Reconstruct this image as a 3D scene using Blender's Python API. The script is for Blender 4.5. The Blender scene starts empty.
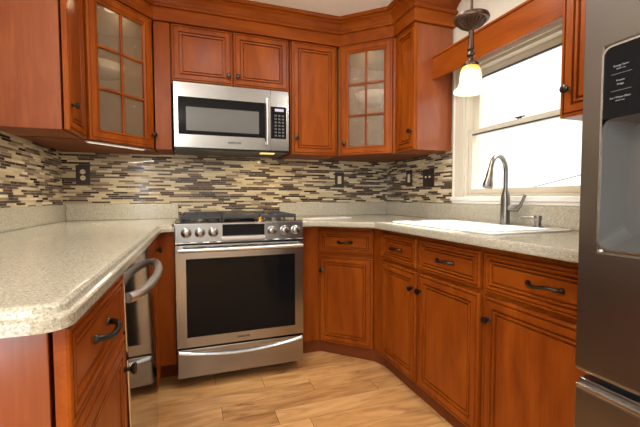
import bpy, bmesh, math, random
from mathutils import Matrix, Vector
random.seed(7)
SC = bpy.context.scene
COL = SC.collection
PI = math.pi

# ------------------------------------------------------------------ camera
yaw, pitch, roll, F = -.3373, -.0449, -.0024, 358.69
cam = bpy.data.objects.new('camera', bpy.data.cameras.new('camera'))
COL.objects.link(cam)
cam.location = (.1068, -2.8829, 1.1187)
fw = Vector((-math.sin(yaw)*math.cos(pitch), math.cos(yaw)*math.cos(pitch), math.sin(pitch)))
rt = Vector((math.cos(yaw), math.sin(yaw), 0)); up = rt.cross(fw)
r2 = rt*math.cos(roll) + up*math.sin(roll); u2 = up*math.cos(roll) - rt*math.sin(roll)
cam.rotation_euler = Matrix((r2, u2, -fw)).transposed().to_euler()
cam.data.sensor_width = 36; cam.data.lens = 36*F/640
cam.data.clip_start = .02
SC.camera = cam

# ------------------------------------------------------------------ light and exposure
SC.view_settings.view_transform = 'Standard'
SC.view_settings.look = 'None'
SC.view_settings.gamma = 1
SC.view_settings.use_curve_mapping = False
SC.view_settings.exposure = 0.0
W = bpy.data.worlds.new('sky'); SC.world = W; W.use_nodes = True
bg = W.node_tree.nodes['Background']
bg.inputs[0].default_value = (1, .965, .90, 1); bg.inputs[1].default_value = 1.7
def lamp(name, kind, loc, power, color, rot=(0, 0, 0), **kw):
    d = bpy.data.lights.new(name, kind); d.energy = power; d.color = color
    for k, v in kw.items(): setattr(d, k, v)
    o = bpy.data.objects.new(name, d); COL.objects.link(o); o.location = loc; o.rotation_euler = rot
    return o
# sun through the window over the sink (comes from +X, a little from -Y, about 53 degrees up)
sd = Vector((-.98, .20, -1.30)).normalized()
sun = lamp('sun', 'SUN', (6, -3, 6), 15, (1, .97, .92), angle=.009)
sun.rotation_euler = sd.to_track_quat('-Z', 'Y').to_euler()
for i, (x, y, p) in enumerate(((.25, -1.35, 9), (.95, -1.35, 9), (1.42, -2.75, 6))):
    lamp('ceiling_lamp', 'AREA', (x, y, 2.405), p, (1, .955, .90), shape='DISK', size=.16)
for x, y, p in ((-.30, -2.35, 19), (-.35, -4.1, 34)): lamp('ceiling_fill', 'POINT', (x, y, 2.22), p, (1, .955, .90), shadow_soft_size=.09)  # unseen fill lights, added to brighten the ceiling and room
lamp('side_fill', 'AREA', (-.72, -4.15, 1.3), 70, (.86, .94, 1), (0, -PI/2, 0), shape='RECTANGLE', size=1.8, size_y=1.6)  # cool fill lamp added out of view, at the opening made for it

# ------------------------------------------------------------------ materials
def nmat(name):
    m = bpy.data.materials.new(name); m.use_nodes = True
    nt = m.node_tree; b = nt.nodes['Principled BSDF']
    return m, nt, b
def plain(name, col, rough=.5, metal=0., **kw):
    m, nt, b = nmat(name)
    b.inputs['Base Color'].default_value = (*col, 1); b.inputs['Roughness'].default_value = rough; b.inputs['Metallic'].default_value = metal
    for k, v in kw.items(): b.inputs[k].default_value = v
    n = nt.nodes.new('ShaderNodeTexNoise'); n.inputs['Scale'].default_value = 60; n.inputs['Detail'].default_value = 3
    tc = nt.nodes.new('ShaderNodeTexCoord'); nt.links.new(tc.outputs['Object'], n.inputs['Vector'])
    mr = nt.nodes.new('ShaderNodeMapRange'); mr.inputs['To Min'].default_value = rough*.9; mr.inputs['To Max'].default_value = min(1, rough*1.1)
    nt.links.new(n.outputs['Fac'], mr.inputs['Value']); nt.links.new(mr.outputs[0], b.inputs['Roughness'])
    return m
def math_(nt, op, a, b=None, c=None):
    n = nt.nodes.new('ShaderNodeMath'); n.operation = op
    for i, v in enumerate((a, b, c)):
        if v is None: continue
        if isinstance(v, (int, float)): n.inputs[i].default_value = v
        else: nt.links.new(v, n.inputs[i])
    return n.outputs[0]
def ramp(nt, fac, stops, const=False):
    r = nt.nodes.new('ShaderNodeValToRGB'); cr = r.color_ramp
    if const: cr.interpolation = 'CONSTANT'
    while len(cr.elements) < len(stops): cr.elements.new(.5)
    for e, (p, c) in zip(cr.elements, stops): e.position = p; e.color = (*c, 1)
    nt.links.new(fac, r.inputs[0]); return r.outputs[0]
def wood(name, grain, stops, rough=.34, scale=1., spec=.16):
    m, nt, b = nmat(name)
    tc = nt.nodes.new('ShaderNodeTexCoord'); oi = nt.nodes.new('ShaderNodeObjectInfo')
    add = nt.nodes.new('ShaderNodeVectorMath'); add.operation = 'ADD'
    comb = nt.nodes.new('ShaderNodeCombineXYZ')
    for i, k in enumerate((13.7, 7.1, 19.3)): nt.links.new(math_(nt, 'MULTIPLY', oi.outputs['Random'], k), comb.inputs[i])
    nt.links.new(tc.outputs['Object'], add.inputs[0]); nt.links.new(comb.outputs[0], add.inputs[1])
    mp = nt.nodes.new('ShaderNodeMapping'); nt.links.new(add.outputs[0], mp.inputs[0])
    s = [7*scale]*3; s['xyz'.index(grain)] = 1.1*scale; mp.inputs['Scale'].default_value = s
    n1 = nt.nodes.new('ShaderNodeTexNoise'); n1.inputs['Scale'].default_value = 1.3; n1.inputs['Detail'].default_value = 6; n1.inputs['Roughness'].default_value = .6; n1.inputs['Distortion'].default_value = .6
    nt.links.new(mp.outputs[0], n1.inputs['Vector'])
    mp2 = nt.nodes.new('ShaderNodeMapping'); nt.links.new(add.outputs[0], mp2.inputs[0])
    s = [160]*3; s['xyz'.index(grain)] = 6; mp2.inputs['Scale'].default_value = s
    n2 = nt.nodes.new('ShaderNodeTexNoise'); n2.inputs['Scale'].default_value = 1; n2.inputs['Detail'].default_value = 2
    nt.links.new(mp2.outputs[0], n2.inputs['Vector'])
    f = math_(nt, 'ADD', math_(nt, 'MULTIPLY', n1.outputs['Fac'], .8), math_(nt, 'MULTIPLY', n2.outputs['Fac'], .2))
    nt.links.new(ramp(nt, f, stops), b.inputs['Base Color'])
    b.inputs['Roughness'].default_value = rough
    b.inputs['Specular IOR Level'].default_value = spec
    bp = nt.nodes.new('ShaderNodeBump'); bp.inputs['Strength'].default_value = .05; bp.inputs['Distance'].default_value = .002
    nt.links.new(n2.outputs['Fac'], bp.inputs['Height']); nt.links.new(bp.outputs[0], b.inputs['Normal'])
    return m
CH = [(.28, (.150, .0255, .0026)), (.5, (.25, .052, .0042)), (.72, (.365, .088, .0075))]
M = {}
M['wood'] = wood('cherry_upright_grain', 'z', CH)
M['woodh'] = wood('cherry_level_grain', 'x', CH)
M['end'] = wood('cherry_end_panel', 'z', [(.25, (.19, .043, .013)), (.5, (.255, .064, .02)), (.75, (.34, .102, .04))], .2, 1., .5)
M['interior'] = wood('maple_cabinet_inside', 'z', [(.25, (.30, .18, .09)), (.75, (.42, .28, .155))], .5)
M['bronze'] = plain('dark_bronze', (.05, .041, .036), .30, .9)
M['pendantbronze'] = plain('brown_bronze', (.085, .05, .034), .36, .75)
M['nickel'] = plain('brushed_nickel', (.23, .215, .195), .3, 1)
M['black'] = plain('black_plastic', (.012, .012, .013), .35)
M['iron'] = plain('cast_iron', (.03, .031, .034), .5)
M['glassblack'] = plain('black_glass', (.006, .006, .007), .04, **{'Specular IOR Level': .12})
M['brass'] = plain('brass', (.75, .38, .08), .3, 1)
M['white'] = plain('white_paint', (.78, .76, .71), .4)
M['trim'] = plain('cream_window_paint', (.62, .57, .46), .38)
M['ceiling'] = plain('ceiling_paint', (.90, .86, .79), .9)
M['wall'] = plain('wall_paint', (.66, .60, .50), .85)
M['rear'] = plain('rear_wall_paint', (.62, .58, .52), .85)
M['sink'] = plain('white_sink', (.80, .81, .81), .2)
M['ceramic'] = plain('white_ceramic', (.85, .84, .80), .2)
M['board'] = plain('white_board', (.86, .85, .82), .3)
M['plate'] = plain('dark_brown_plate', (.028, .018, .014), .35)
M['ivory'] = plain('ivory_plastic', (.70, .60, .40), .4)
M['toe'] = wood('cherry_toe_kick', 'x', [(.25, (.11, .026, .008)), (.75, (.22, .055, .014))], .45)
M['greyplastic'] = plain('grey_plastic', (.085, .082, .078), .3)
M['chromeframe'] = plain('satin_chrome', (.62, .62, .61), .25, 1)
M['ink'] = plain('grey_ink', (.04, .04, .045), .5)
M['inklight'] = plain('light_grey_ink', (.28, .28, .29), .5)
M['key'] = plain('key_grey', (.085, .08, .085), .5)
M['wire'] = plain('wire_grey', (.30, .30, .31), .7)
M['filter'] = plain('mesh_filter_grey', (.16, .16, .16), .5, .6)
def steel(name, col, rough, axis='z', strength=.12):
    m, nt, b = nmat(name)
    b.inputs['Base Color'].default_value = (*col, 1); b.inputs['Metallic'].default_value = 1
    tc = nt.nodes.new('ShaderNodeTexCoord'); mp = nt.nodes.new('ShaderNodeMapping'); nt.links.new(tc.outputs['Object'], mp.inputs[0])
    s = [3]*3; s['xyz'.index(axis)] = 400; mp.inputs['Scale'].default_value = s
    n = nt.nodes.new('ShaderNodeTexNoise'); n.inputs['Scale'].default_value = 1; n.inputs['Detail'].default_value = 2
    nt.links.new(mp.outputs[0], n.inputs['Vector'])
    mr = nt.nodes.new('ShaderNodeMapRange'); mr.inputs['To Min'].default_value = rough*.8; mr.inputs['To Max'].default_value = rough*1.25
    nt.links.new(n.outputs['Fac'], mr.inputs['Value']); nt.links.new(mr.outputs[0], b.inputs['Roughness'])
    bp = nt.nodes.new('ShaderNodeBump'); bp.inputs['Strength'].default_value = strength; bp.inputs['Distance'].default_value = .0005
    nt.links.new(n.outputs['Fac'], bp.inputs['Height']); nt.links.new(bp.outputs[0], b.inputs['Normal'])
    return m
M['steel'] = steel('stainless_steel', (.33, .33, .328), .20)
M['mirrorsteel'] = steel('polished_stainless_front', (.46, .45, .43), .07, 'z', .03)
M['fridge'] = steel('fridge_stainless', (.25, .234, .222), .30, 'z')
M['handlesteel'] = plain('satin_handle_steel', (.66, .655, .64), .36, 1)
def emit(name, col, st):
    m, nt, b = nmat(name); b.inputs['Emission Color'].default_value = (*col, 1); b.inputs['Emission Strength'].default_value = st
    b.inputs['Base Color'].default_value = (*col, 1); return m
M['led'] = emit('lit_strip', (1, .90, .76), .55)
M['hoodlamp'] = emit('lit_hood_lamp', (1, .72, .25), 1.2)
M['lcd'] = emit('lit_display', (.45, .42, .55), .22)
def stone(name, stops, rough):
    m, nt, b = nmat(name)
    tc = nt.nodes.new('ShaderNodeTexCoord')
    n = nt.nodes.new('ShaderNodeTexNoise'); n.inputs['Scale'].default_value = 260; n.inputs['Detail'].default_value = 3; n.inputs['Roughness'].default_value = .6
    v = nt.nodes.new('ShaderNodeTexVoronoi'); v.inputs['Scale'].default_value = 260
    for t in (n, v): nt.links.new(tc.outputs['Object'], t.inputs['Vector'])
    f = math_(nt, 'ADD', math_(nt, 'MULTIPLY', n.outputs['Fac'], .72), math_(nt, 'MULTIPLY', math_(nt, 'MULTIPLY', v.outputs['Color'], 1.), .28))
    nt.links.new(ramp(nt, f, stops), b.inputs['Base Color']); b.inputs['Roughness'].default_value = rough
    return m
M['stone'] = stone('speckled_solid_surface', [(.32, (.25, .215, .15)), (.45, (.41, .38, .295)), (.58, (.475, .445, .355)), (.72, (.66, .635, .55))], .15)
def mosaic():
    m, nt, b = nmat('linear_mosaic_tile')
    tc = nt.nodes.new('ShaderNodeTexCoord'); sp = nt.nodes.new('ShaderNodeSeparateXYZ'); nt.links.new(tc.outputs['Object'], sp.inputs[0])
    H = .0135
    zr = math_(nt, 'DIVIDE', sp.outputs[2], H); row = math_(nt, 'FLOOR', zr); fz = math_(nt, 'FRACT', zr)
    w = math_(nt, 'ADD', math_(nt, 'MULTIPLY', sp.outputs[0], 10.5), math_(nt, 'MULTIPLY', row, 37.31))
    v = nt.nodes.new('ShaderNodeTexVoronoi'); v.voronoi_dimensions = '1D'; v.inputs['Scale'].default_value = 1; nt.links.new(w, v.inputs['W'])
    e = nt.nodes.new('ShaderNodeTexVoronoi'); e.voronoi_dimensions = '1D'; e.feature = 'DISTANCE_TO_EDGE'; e.inputs['Scale'].default_value = 1; nt.links.new(w, e.inputs['W'])
    sc = nt.nodes.new('ShaderNodeSeparateColor'); nt.links.new(v.outputs['Color'], sc.inputs[0])
    pal = [(0, (.030, .013, .007)), (.26, (.080, .038, .021)), (.40, (.20, .14, .09)), (.49, (.32, .25, .16)), (.57, (.54, .45, .285)), (.82, (.64, .55, .37))]
    col = ramp(nt, sc.outputs[0], pal, True)
    g1 = math_(nt, 'LESS_THAN', fz, .12); g2 = math_(nt, 'LESS_THAN', e.outputs['Distance'], .010)
    g = math_(nt, 'MAXIMUM', g1, g2)
    mix = nt.nodes.new('ShaderNodeMix'); mix.data_type = 'RGBA'; nt.links.new(g, mix.inputs['Factor']); nt.links.new(col, mix.inputs['A']); mix.inputs['B'].default_value = (.43, .375, .285, 1)
    nt.links.new(mix.outputs['Result'], b.inputs['Base Color'])
    rg = math_(nt, 'ADD', math_(nt, 'MULTIPLY', math_(nt, 'GREATER_THAN', sc.outputs[1], .45), .28), .09)
    nt.links.new(math_(nt, 'MAXIMUM', rg, math_(nt, 'MULTIPLY', g, .8)), b.inputs['Roughness'])
    hgt = math_(nt, 'ADD', math_(nt, 'MULTIPLY', math_(nt, 'SUBTRACT', 1, g), .7), math_(nt, 'MULTIPLY', sc.outputs[2], .3))
    bp = nt.nodes.new('ShaderNodeBump'); bp.inputs['Strength'].default_value = .35; bp.inputs['Distance'].default_value = .003
    nt.links.new(hgt, bp.inputs['Height']); nt.links.new(bp.outputs[0], b.inputs['Normal'])
    return m
M['mosaic'] = mosaic()
def floor_mat():
    m, nt, b = nmat('hickory_plank_floor')
    tc = nt.nodes.new('ShaderNodeTexCoord'); sp = nt.nodes.new('ShaderNodeSeparateXYZ'); nt.links.new(tc.outputs['Object'], sp.inputs[0])
    yr = math_(nt, 'DIVIDE', math_(nt, 'ADD', sp.outputs[1], .945), .125); row = math_(nt, 'FLOOR', yr); fy = math_(nt, 'FRACT', yr)
    w = math_(nt, 'ADD', math_(nt, 'MULTIPLY', sp.outputs[0], 1.15), math_(nt, 'MULTIPLY', row, 17.37))
    v = nt.nodes.new('ShaderNodeTexVoronoi'); v.voronoi_dimensions = '1D'; v.inputs['Scale'].default_value = 1; nt.links.new(w, v.inputs['W'])
    e = nt.nodes.new('ShaderNodeTexVoronoi'); e.voronoi_dimensions = '1D'; e.feature = 'DISTANCE_TO_EDGE'; e.inputs['Scale'].default_value = 1; nt.links.new(w, e.inputs['W'])
    sc = nt.nodes.new('ShaderNodeSeparateColor'); nt.links.new(v.outputs['Color'], sc.inputs[0])
    cb = nt.nodes.new('ShaderNodeCombineXYZ')
    nt.links.new(math_(nt, 'ADD', math_(nt, 'MULTIPLY', sp.outputs[0], 1.6), math_(nt, 'MULTIPLY', sc.outputs[0], 30)), cb.inputs[0])
    nt.links.new(math_(nt, 'ADD', math_(nt, 'MULTIPLY', sp.outputs[1], 8), math_(nt, 'MULTIPLY', sc.outputs[1], 30)), cb.inputs[1])
    n = nt.nodes.new('ShaderNodeTexNoise'); n.inputs['Scale'].default_value = 1.4; n.inputs['Detail'].default_value = 5; n.inputs['Distortion'].default_value = 1.8; n.inputs['Roughness'].default_value = .55
    nt.links.new(cb.outputs[0], n.inputs['Vector'])
    f = math_(nt, 'ADD', math_(nt, 'MULTIPLY', n.outputs['Fac'], .85), math_(nt, 'MULTIPLY', sc.outputs[2], .18))
    col = ramp(nt, f, [(.28, (.30, .13, .04)), (.42, (.54, .275, .10)), (.58, (.72, .395, .15)), (.76, (.80, .51, .24))])
    g = math_(nt, 'MAXIMUM', math_(nt, 'LESS_THAN', fy, .014), math_(nt, 'LESS_THAN', e.outputs['Distance'], .0018))
    mix = nt.nodes.new('ShaderNodeMix'); mix.data_type = 'RGBA'; nt.links.new(g, mix.inputs['Factor']); nt.links.new(col, mix.inputs['A']); mix.inputs['B'].default_value = (.2, .095, .035, 1)
    nt.links.new(mix.outputs['Result'], b.inputs['Base Color']); b.inputs['Roughness'].default_value = .33
    return m
M['floor'] = floor_mat()
def pane_mat(name, tint, gloss, textured):
    m = bpy.data.materials.new(name); m.use_nodes = True; nt = m.node_tree; nt.nodes.clear()
    out = nt.nodes.new('ShaderNodeOutputMaterial'); tr = nt.nodes.new('ShaderNodeBsdfTransparent'); tr.inputs[0].default_value = (*tint, 1)
    gl = nt.nodes.new('ShaderNodeBsdfGlossy'); gl.inputs['Roughness'].default_value = .03 if not textured else .12
    mx = nt.nodes.new('ShaderNodeMixShader'); mx.inputs[0].default_value = gloss
    nt.links.new(tr.outputs[0], mx.inputs[1]); nt.links.new(gl.outputs[0], mx.inputs[2])
    if textured:
        tc = nt.nodes.new('ShaderNodeTexCoord'); n = nt.nodes.new('ShaderNodeTexNoise'); n.inputs['Scale'].default_value = 120; n.inputs['Detail'].default_value = 2
        nt.links.new(tc.outputs['Object'], n.inputs['Vector'])
        bp = nt.nodes.new('ShaderNodeBump'); bp.inputs['Strength'].default_value = .7; bp.inputs['Distance'].default_value = .004
        nt.links.new(n.outputs['Fac'], bp.inputs['Height']); nt.links.new(bp.outputs[0], gl.inputs['Normal'])
        tl = nt.nodes.new('ShaderNodeBsdfTranslucent'); tl.inputs[0].default_value = (.75, .62, .45, 1)
        df = nt.nodes.new('ShaderNodeBsdfDiffuse'); df.inputs[0].default_value = (.55, .43, .30, 1)
        m2 = nt.nodes.new('ShaderNodeMixShader'); nt.links.new(tl.outputs[0], m2.inputs[1]); nt.links.new(df.outputs[0], m2.inputs[2]); m2.inputs[0].default_value = .6
        m3 = nt.nodes.new('ShaderNodeMixShader'); m3.inputs[0].default_value = .16
        nt.links.new(mx.outputs[0], m3.inputs[1]); nt.links.new(m2.outputs[0], m3.inputs[2]); nt.links.new(m3.outputs[0], out.inputs[0])
    else: nt.links.new(mx.outputs[0], out.inputs[0])
    return m
M['pane'] = pane_mat('clear_window_glass', (.97, .98, .98), .04, False)
M['seeded'] = pane_mat('seeded_cabinet_glass', (.95, .90, .82), .05, True)
def shade_mat():
    m, nt, b = nmat('amber_frosted_glass')
    tc = nt.nodes.new('ShaderNodeTexCoord'); sp = nt.nodes.new('ShaderNodeSeparateXYZ'); nt.links.new(tc.outputs['Generated'], sp.inputs[0])
    col = ramp(nt, sp.outputs[2], [(0, (1, .93, .72)), (.09, (1, .70, .33)), (.2, (1, .90, .70)), (.62, (1, .88, .66)), (.84, (.95, .55, .09)), (1, (.70, .25, .015))])
    nt.links.new(col, b.inputs['Base Color']); nt.links.new(col, b.inputs['Emission Color']); b.inputs['Emission Strength'].default_value = .8
    b.inputs['Roughness'].default_value = .3; b.inputs['Subsurface Weight'].default_value = 0
    return m
M['shade'] = shade_mat()

# ------------------------------------------------------------------ mesh helpers
def NB(): return bmesh.new()
def bx(bm, x0, x1, y0, y1, z0, z1):
    vs = [bm.verts.new((x, y, z)) for x in (x0, x1) for y in (y0, y1) for z in (z0, z1)]
    for f in ((0, 1, 3, 2), (4, 6, 7, 5), (0, 4, 5, 1), (2, 3, 7, 6), (0, 2, 6, 4), (1, 5, 7, 3)): bm.faces.new([vs[i] for i in f])
    return bm
def prism(bm, poly, z0, z1):
    a = [bm.verts.new((x, y, z0)) for x, y in poly]; b = [bm.verts.new((x, y, z1)) for x, y in poly]
    n = len(poly)
    bm.faces.new(a[::-1]); bm.faces.new(b)
    for i in range(n): bm.faces.new((a[i], a[(i+1) % n], b[(i+1) % n], b[i]))
    return bm
def rings(bm, loops, cap0=True, cap1=True, closed=True):
    R_ = [[bm.verts.new(p) for p in l] for l in loops]
    n = len(R_[0])
    for a, b in zip(R_, R_[1:]):
        for i in range(n if closed else n-1): bm.faces.new((a[i], a[(i+1) % n], b[(i+1) % n], b[i]))
    if cap0: bm.faces.new(R_[0][::-1])
    if cap1: bm.faces.new(R_[-1])
    return bm
def lathe(bm, prof, c=(0, 0, 0), axis='z', seg=20, cap0=True, cap1=True):
    ls = []
    for r, h in prof:
        l = []
        for i in range(seg):
            a = 2*PI*i/seg; u, v = r*math.cos(a), r*math.sin(a)
            p = {'z': (u, v, h), '-y': (u, -h, v), 'x': (h, u, v), '-x': (-h, u, v)}[axis]
            l.append((c[0]+p[0], c[1]+p[1], c[2]+p[2]))
        ls.append(l)
    return rings(bm, ls, cap0, cap1)
def tube(bm, pts, r, seg=10):
    pts = [Vector(p) for p in pts]; n = len(pts); rs = r if isinstance(r, (list, tuple)) else [r]*n
    ls = []; ref = None
    for i, p in enumerate(pts):
        t = (pts[min(i+1, n-1)] - pts[max(i-1, 0)]).normalized()
        if ref is None: ref = Vector((0, 0, 1)) if abs(t.z) < .9 else Vector((1, 0, 0))
        a = (ref - t*ref.dot(t)).normalized(); b = t.cross(a); ref = a
        ls.append([p + a*rs[i]*math.cos(2*PI*k/seg) + b*rs[i]*math.sin(2*PI*k/seg) for k in range(seg)])
    return rings(bm, ls)
def sweep(bm, path, prof):
    n = len(path); P = [Vector((x, y)) for x, y in path]; ls = []
    for i in range(n):
        ns = []
        for a, b in ((i-1, i), (i, i+1)):
            if a >= 0 and b < n:
                d = (P[b]-P[a]).normalized(); ns.append(Vector((d.y, -d.x)))
        m = ns[0] if len(ns) == 1 else (ns[0]+ns[1])/(1+ns[0].dot(ns[1]))
        ls.append([(P[i].x+m.x*o, P[i].y+m.y*o, z) for o, z in prof])
    return rings(bm, ls)
def text_bm(bm, s, size, mat4, bold=0):
    cu = bpy.data.curves.new('t', 'FONT'); cu.body = s; cu.size = size; cu.align_x = 'CENTER'; cu.align_y = 'CENTER'; cu.extrude = .0003; cu.resolution_u = 2; cu.offset = bold
    o = bpy.data.objects.new('t', cu); COL.objects.link(o)
    bpy.context.view_layer.update()
    me = bpy.data.meshes.new_from_object(o.evaluated_get(bpy.context.evaluated_depsgraph_get()))
    bpy.data.objects.remove(o); bpy.data.curves.remove(cu)
    me.transform(mat4); bm.from_mesh(me); bpy.data.meshes.remove(me)
    return bm
def obj(name, bm, mat, parent=None, bevel=0, seg=2, smooth=False, world=False, loc=None, rz=0, label=None, recalc=True, stuff=False):
    if recalc: bmesh.ops.recalc_face_normals(bm, faces=bm.faces)
    me = bpy.data.meshes.new(name); bm.to_mesh(me); bm.free()
    if world:
        p = parent; mt = Matrix()
        while p is not None: mt = (Matrix.Translation(p.location) @ Matrix.Rotation(p.rotation_euler.z, 4, 'Z')) @ mt; p = p.parent
        me.transform(mt.inverted())
    o = bpy.data.objects.new(name, me); COL.objects.link(o); o.parent = parent
    if loc: o.location = loc
    o.rotation_euler.z = rz
    me.materials.append(M[mat] if isinstance(mat, str) else mat)
    if smooth:
        for p in me.polygons: p.use_smooth = True
        me.set_sharp_from_angle(angle=math.radians(40))
    if bevel:
        b = o.modifiers.new('bevel', 'BEVEL'); b.width = bevel; b.segments = seg; b.limit_method = 'ANGLE'; b.angle_limit = math.radians(35)
    if label: o['label'] = label
    return o
def thing(name, label, cat, loc=(0, 0, 0), rz=0, group=None):
    o = bpy.data.objects.new(name, None); o.empty_display_size = .1; COL.objects.link(o)
    o.location = loc; o.rotation_euler.z = rz; tag(o, label, cat, group); return o
def tag(o, label, cat, group=None):
    o['label'] = label; o['category'] = cat
    if group: o['group'] = group
    return o
def cut_hole(o, x0, x1, y0, y1, z0, z1):
    """cut a world-space box out of an unbevelled child mesh"""
    p = o.parent.location
    c = bpy.data.objects.new('c', bpy.data.meshes.new('c')); COL.objects.link(c)
    bm = bx(NB(), x0-p.x, x1-p.x, y0-p.y, y1-p.y, z0-p.z, z1-p.z); bmesh.ops.recalc_face_normals(bm, faces=bm.faces); bm.to_mesh(c.data); bm.free()
    c.location = p
    m = o.modifiers.new('hole', 'BOOLEAN'); m.object = c; m.solver = 'EXACT'
    bpy.context.view_layer.update()
    me = bpy.data.meshes.new_from_object(o.evaluated_get(bpy.context.evaluated_depsgraph_get()))
    o.modifiers.clear(); o.data = me; bpy.data.objects.remove(c)
def recenter(o):
    """move a world-built single-mesh object's origin to its base"""
    vs = o.data.vertices; c = Vector(((min(v.co.x for v in vs)+max(v.co.x for v in vs))/2, (min(v.co.y for v in vs)+max(v.co.y for v in vs))/2, min(v.co.z for v in vs)))
    o.data.transform(Matrix.Translation(-c)); o.location = c; return o
def struct(name, bm, mat, label=None, **kw):
    o = obj(name, bm, mat, **kw); o['kind'] = 'structure'
    if label: o['label'] = label
    return o

# ------------------------------------------------------------------ key dimensions
XL, XR = -.7433, 1.768
ZC0, ZC, ZB = .926, .964, 1.075       # counter underside, top, top of stone upstand
ZU, ZT, ZCE = 1.433, 2.24, 2.425      # wall cabinet bottom, door top, ceiling
WY0, WY1, WZ0, WZ1 = -.985, -1.785, 1.125, 1.93   # window opening

# ------------------------------------------------------------------ the room
struct('floor', bx(NB(), XL-.1, XR+.1, -5.6, .1, -.05, 0), 'floor', 'honey hickory plank floor')
struct('ceiling', bx(NB(), XL-.1, XR+.12, -5.6, .1, ZCE, ZCE+.08), 'ceiling', 'pale beige ceiling')
b = NB()
bx(b, XL-.1, XL, -3.3, 0, 0, ZCE); bx(b, XL-.1, XL, -5.5, -5.0, 0, ZCE); bx(b, XL-.1, XL, -5.0, -3.3, 0, .3); bx(b, XL-.1, XL, -5.0, -3.3, 2.25, ZCE)  # gap in the unseen part is added to admit side light
struct('wall_left', b, 'wall')
struct('wall_back', bx(NB(), XL-.1, XR+.12, 0, .1, 0, ZCE), 'wall')
b = NB()
bx(b, XR, XR+.12, WY0, 0, 0, ZCE); bx(b, XR, XR+.12, -5.5, WY1, 0, ZCE)
bx(b, XR, XR+.12, WY1, WY0, 0, WZ0); bx(b, XR, XR+.12, WY1, WY0, WZ1, ZCE)
struct('wall_right', b, 'wall')
b = NB()
bx(b, XL-.1, -.12, -5.6, -5.5, 0, ZCE); bx(b, .04, XR+.12, -5.6, -5.5, 0, ZCE); bx(b, -.12, .04, -5.6, -5.5, 2.15, ZCE); bx(b, -.12, .04, -5.6, -5.5, 0, .25)
struct('wall_rear', b, 'rear')
# mosaic tile fields
def tilefield(name, x0, x1, z0, z1, loc, rz, lab):
    struct(name, bx(NB(), x0, x1, -.008, 0, z0, z1), 'mosaic', lab, loc=loc, rz=rz)
tilefield('trim_1', XL, XR, .90, ZU+.02, (0, -.0005, 0), 0, 'brown and cream strip mosaic tile on the back wall')
tilefield('trim_2', 0, 2.6, ZC, ZU+.02, (XL+.0005, -2.6, 0), PI/2, 'brown and cream strip mosaic tile on the left wall')
tilefield('trim_3', 0, .879, ZC, ZU+.02, (XR-.0005, 0, 0), -PI/2, 'brown and cream strip mosaic tile beside the window')

# ------------------------------------------------------------------ window over the sink
b = NB()
win = obj('window_1', bx(bx(bx(bx(NB(), XR, XR+.11, WY0, WY0-.02, WZ0, WZ1), XR, XR+.11, WY1, WY1+.02, WZ0, WZ1), XR, XR+.11, WY1+.02, WY0-.02, WZ1-.02, WZ1), XR, XR+.11, WY1+.02, WY0-.02, WZ0, WZ0+.012), 'trim', bevel=.002)
win['kind'] = 'structure'; win['label'] = 'cream double-hung window over the sink'
def casing(u0, u1, v0, v1):      # stepped casing profile between two rectangles, on the wall face
    loops = []
    for t, d in ((0, 0), (0, .022), (.12, .026), (.2, .018), (.75, .014), (.82, .018), (1, .016), (1, 0)):
        y0 = u0+(v0-u0)*t; y1 = u1+(v1-u1)*t
        zt = 2.03+(WZ1-2.03)*t
        loops.append([(XR-d, y0, 1.115), (XR-d, y0, zt), (XR-d, y1, zt), (XR-d, y1, 1.115)])
    return rings(NB(), loops, False, False, closed=False)
o = obj('casing', casing(-.893, -1.825, WY0-.004, WY1+.004), 'trim', win); o.modifiers.new('solid', 'SOLIDIFY').thickness = .002
b = NB(); bx(b, XR-.030, XR+.05, -.886, -1.83, 1.094, 1.122); bx(b, XR-.022, XR, -.892, -1.825, 1.076, 1.094)
obj('stool', b, 'white', win, bevel=.004)
def sash(name, x, z0, z1, st, bot, top):
    b = NB(); y0, y1 = WY0-.02, WY1+.02
    bx(b, x, x+.03, y0, y0-st, z0, z1); bx(b, x, x+.03, y1+st, y1, z0, z1)
    bx(b, x, x+.03, y0-st, y1+st, z0, z0+bot); bx(b, x, x+.03, y0-st, y1+st, z1-top, z1)
    s = obj(name, b, 'trim', win, bevel=.003)
    obj('pane', bx(NB(), x+.012, x+.017, y0-st+.003, y1+st-.003, z0+bot-.003, z1-top+.003), 'pane', s)
    obj('weatherstrip', bx(NB(), x-.002, x+.012, y1+st, y0-st, z1-top-.006, z1-top+.001), 'ink', s, label='dark rubber strip')
    return s
ls = sash('lower_sash', XR+.015, 1.137, 1.545, .028, .034, .03)
us = sash('upper_sash', XR+.052, 1.515, 1.91, .045, .03, .04)
b = NB(); lathe(b, [(.012, 0), (.012, .008), (.006, .012)], (XR+.03, -1.37, 1.545), 'z', 12); bx(b, XR+.024, XR+.036, -1.40, -1.345, 1.553, 1.559)
obj('sash_lock', b, 'bronze', ls)

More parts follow.
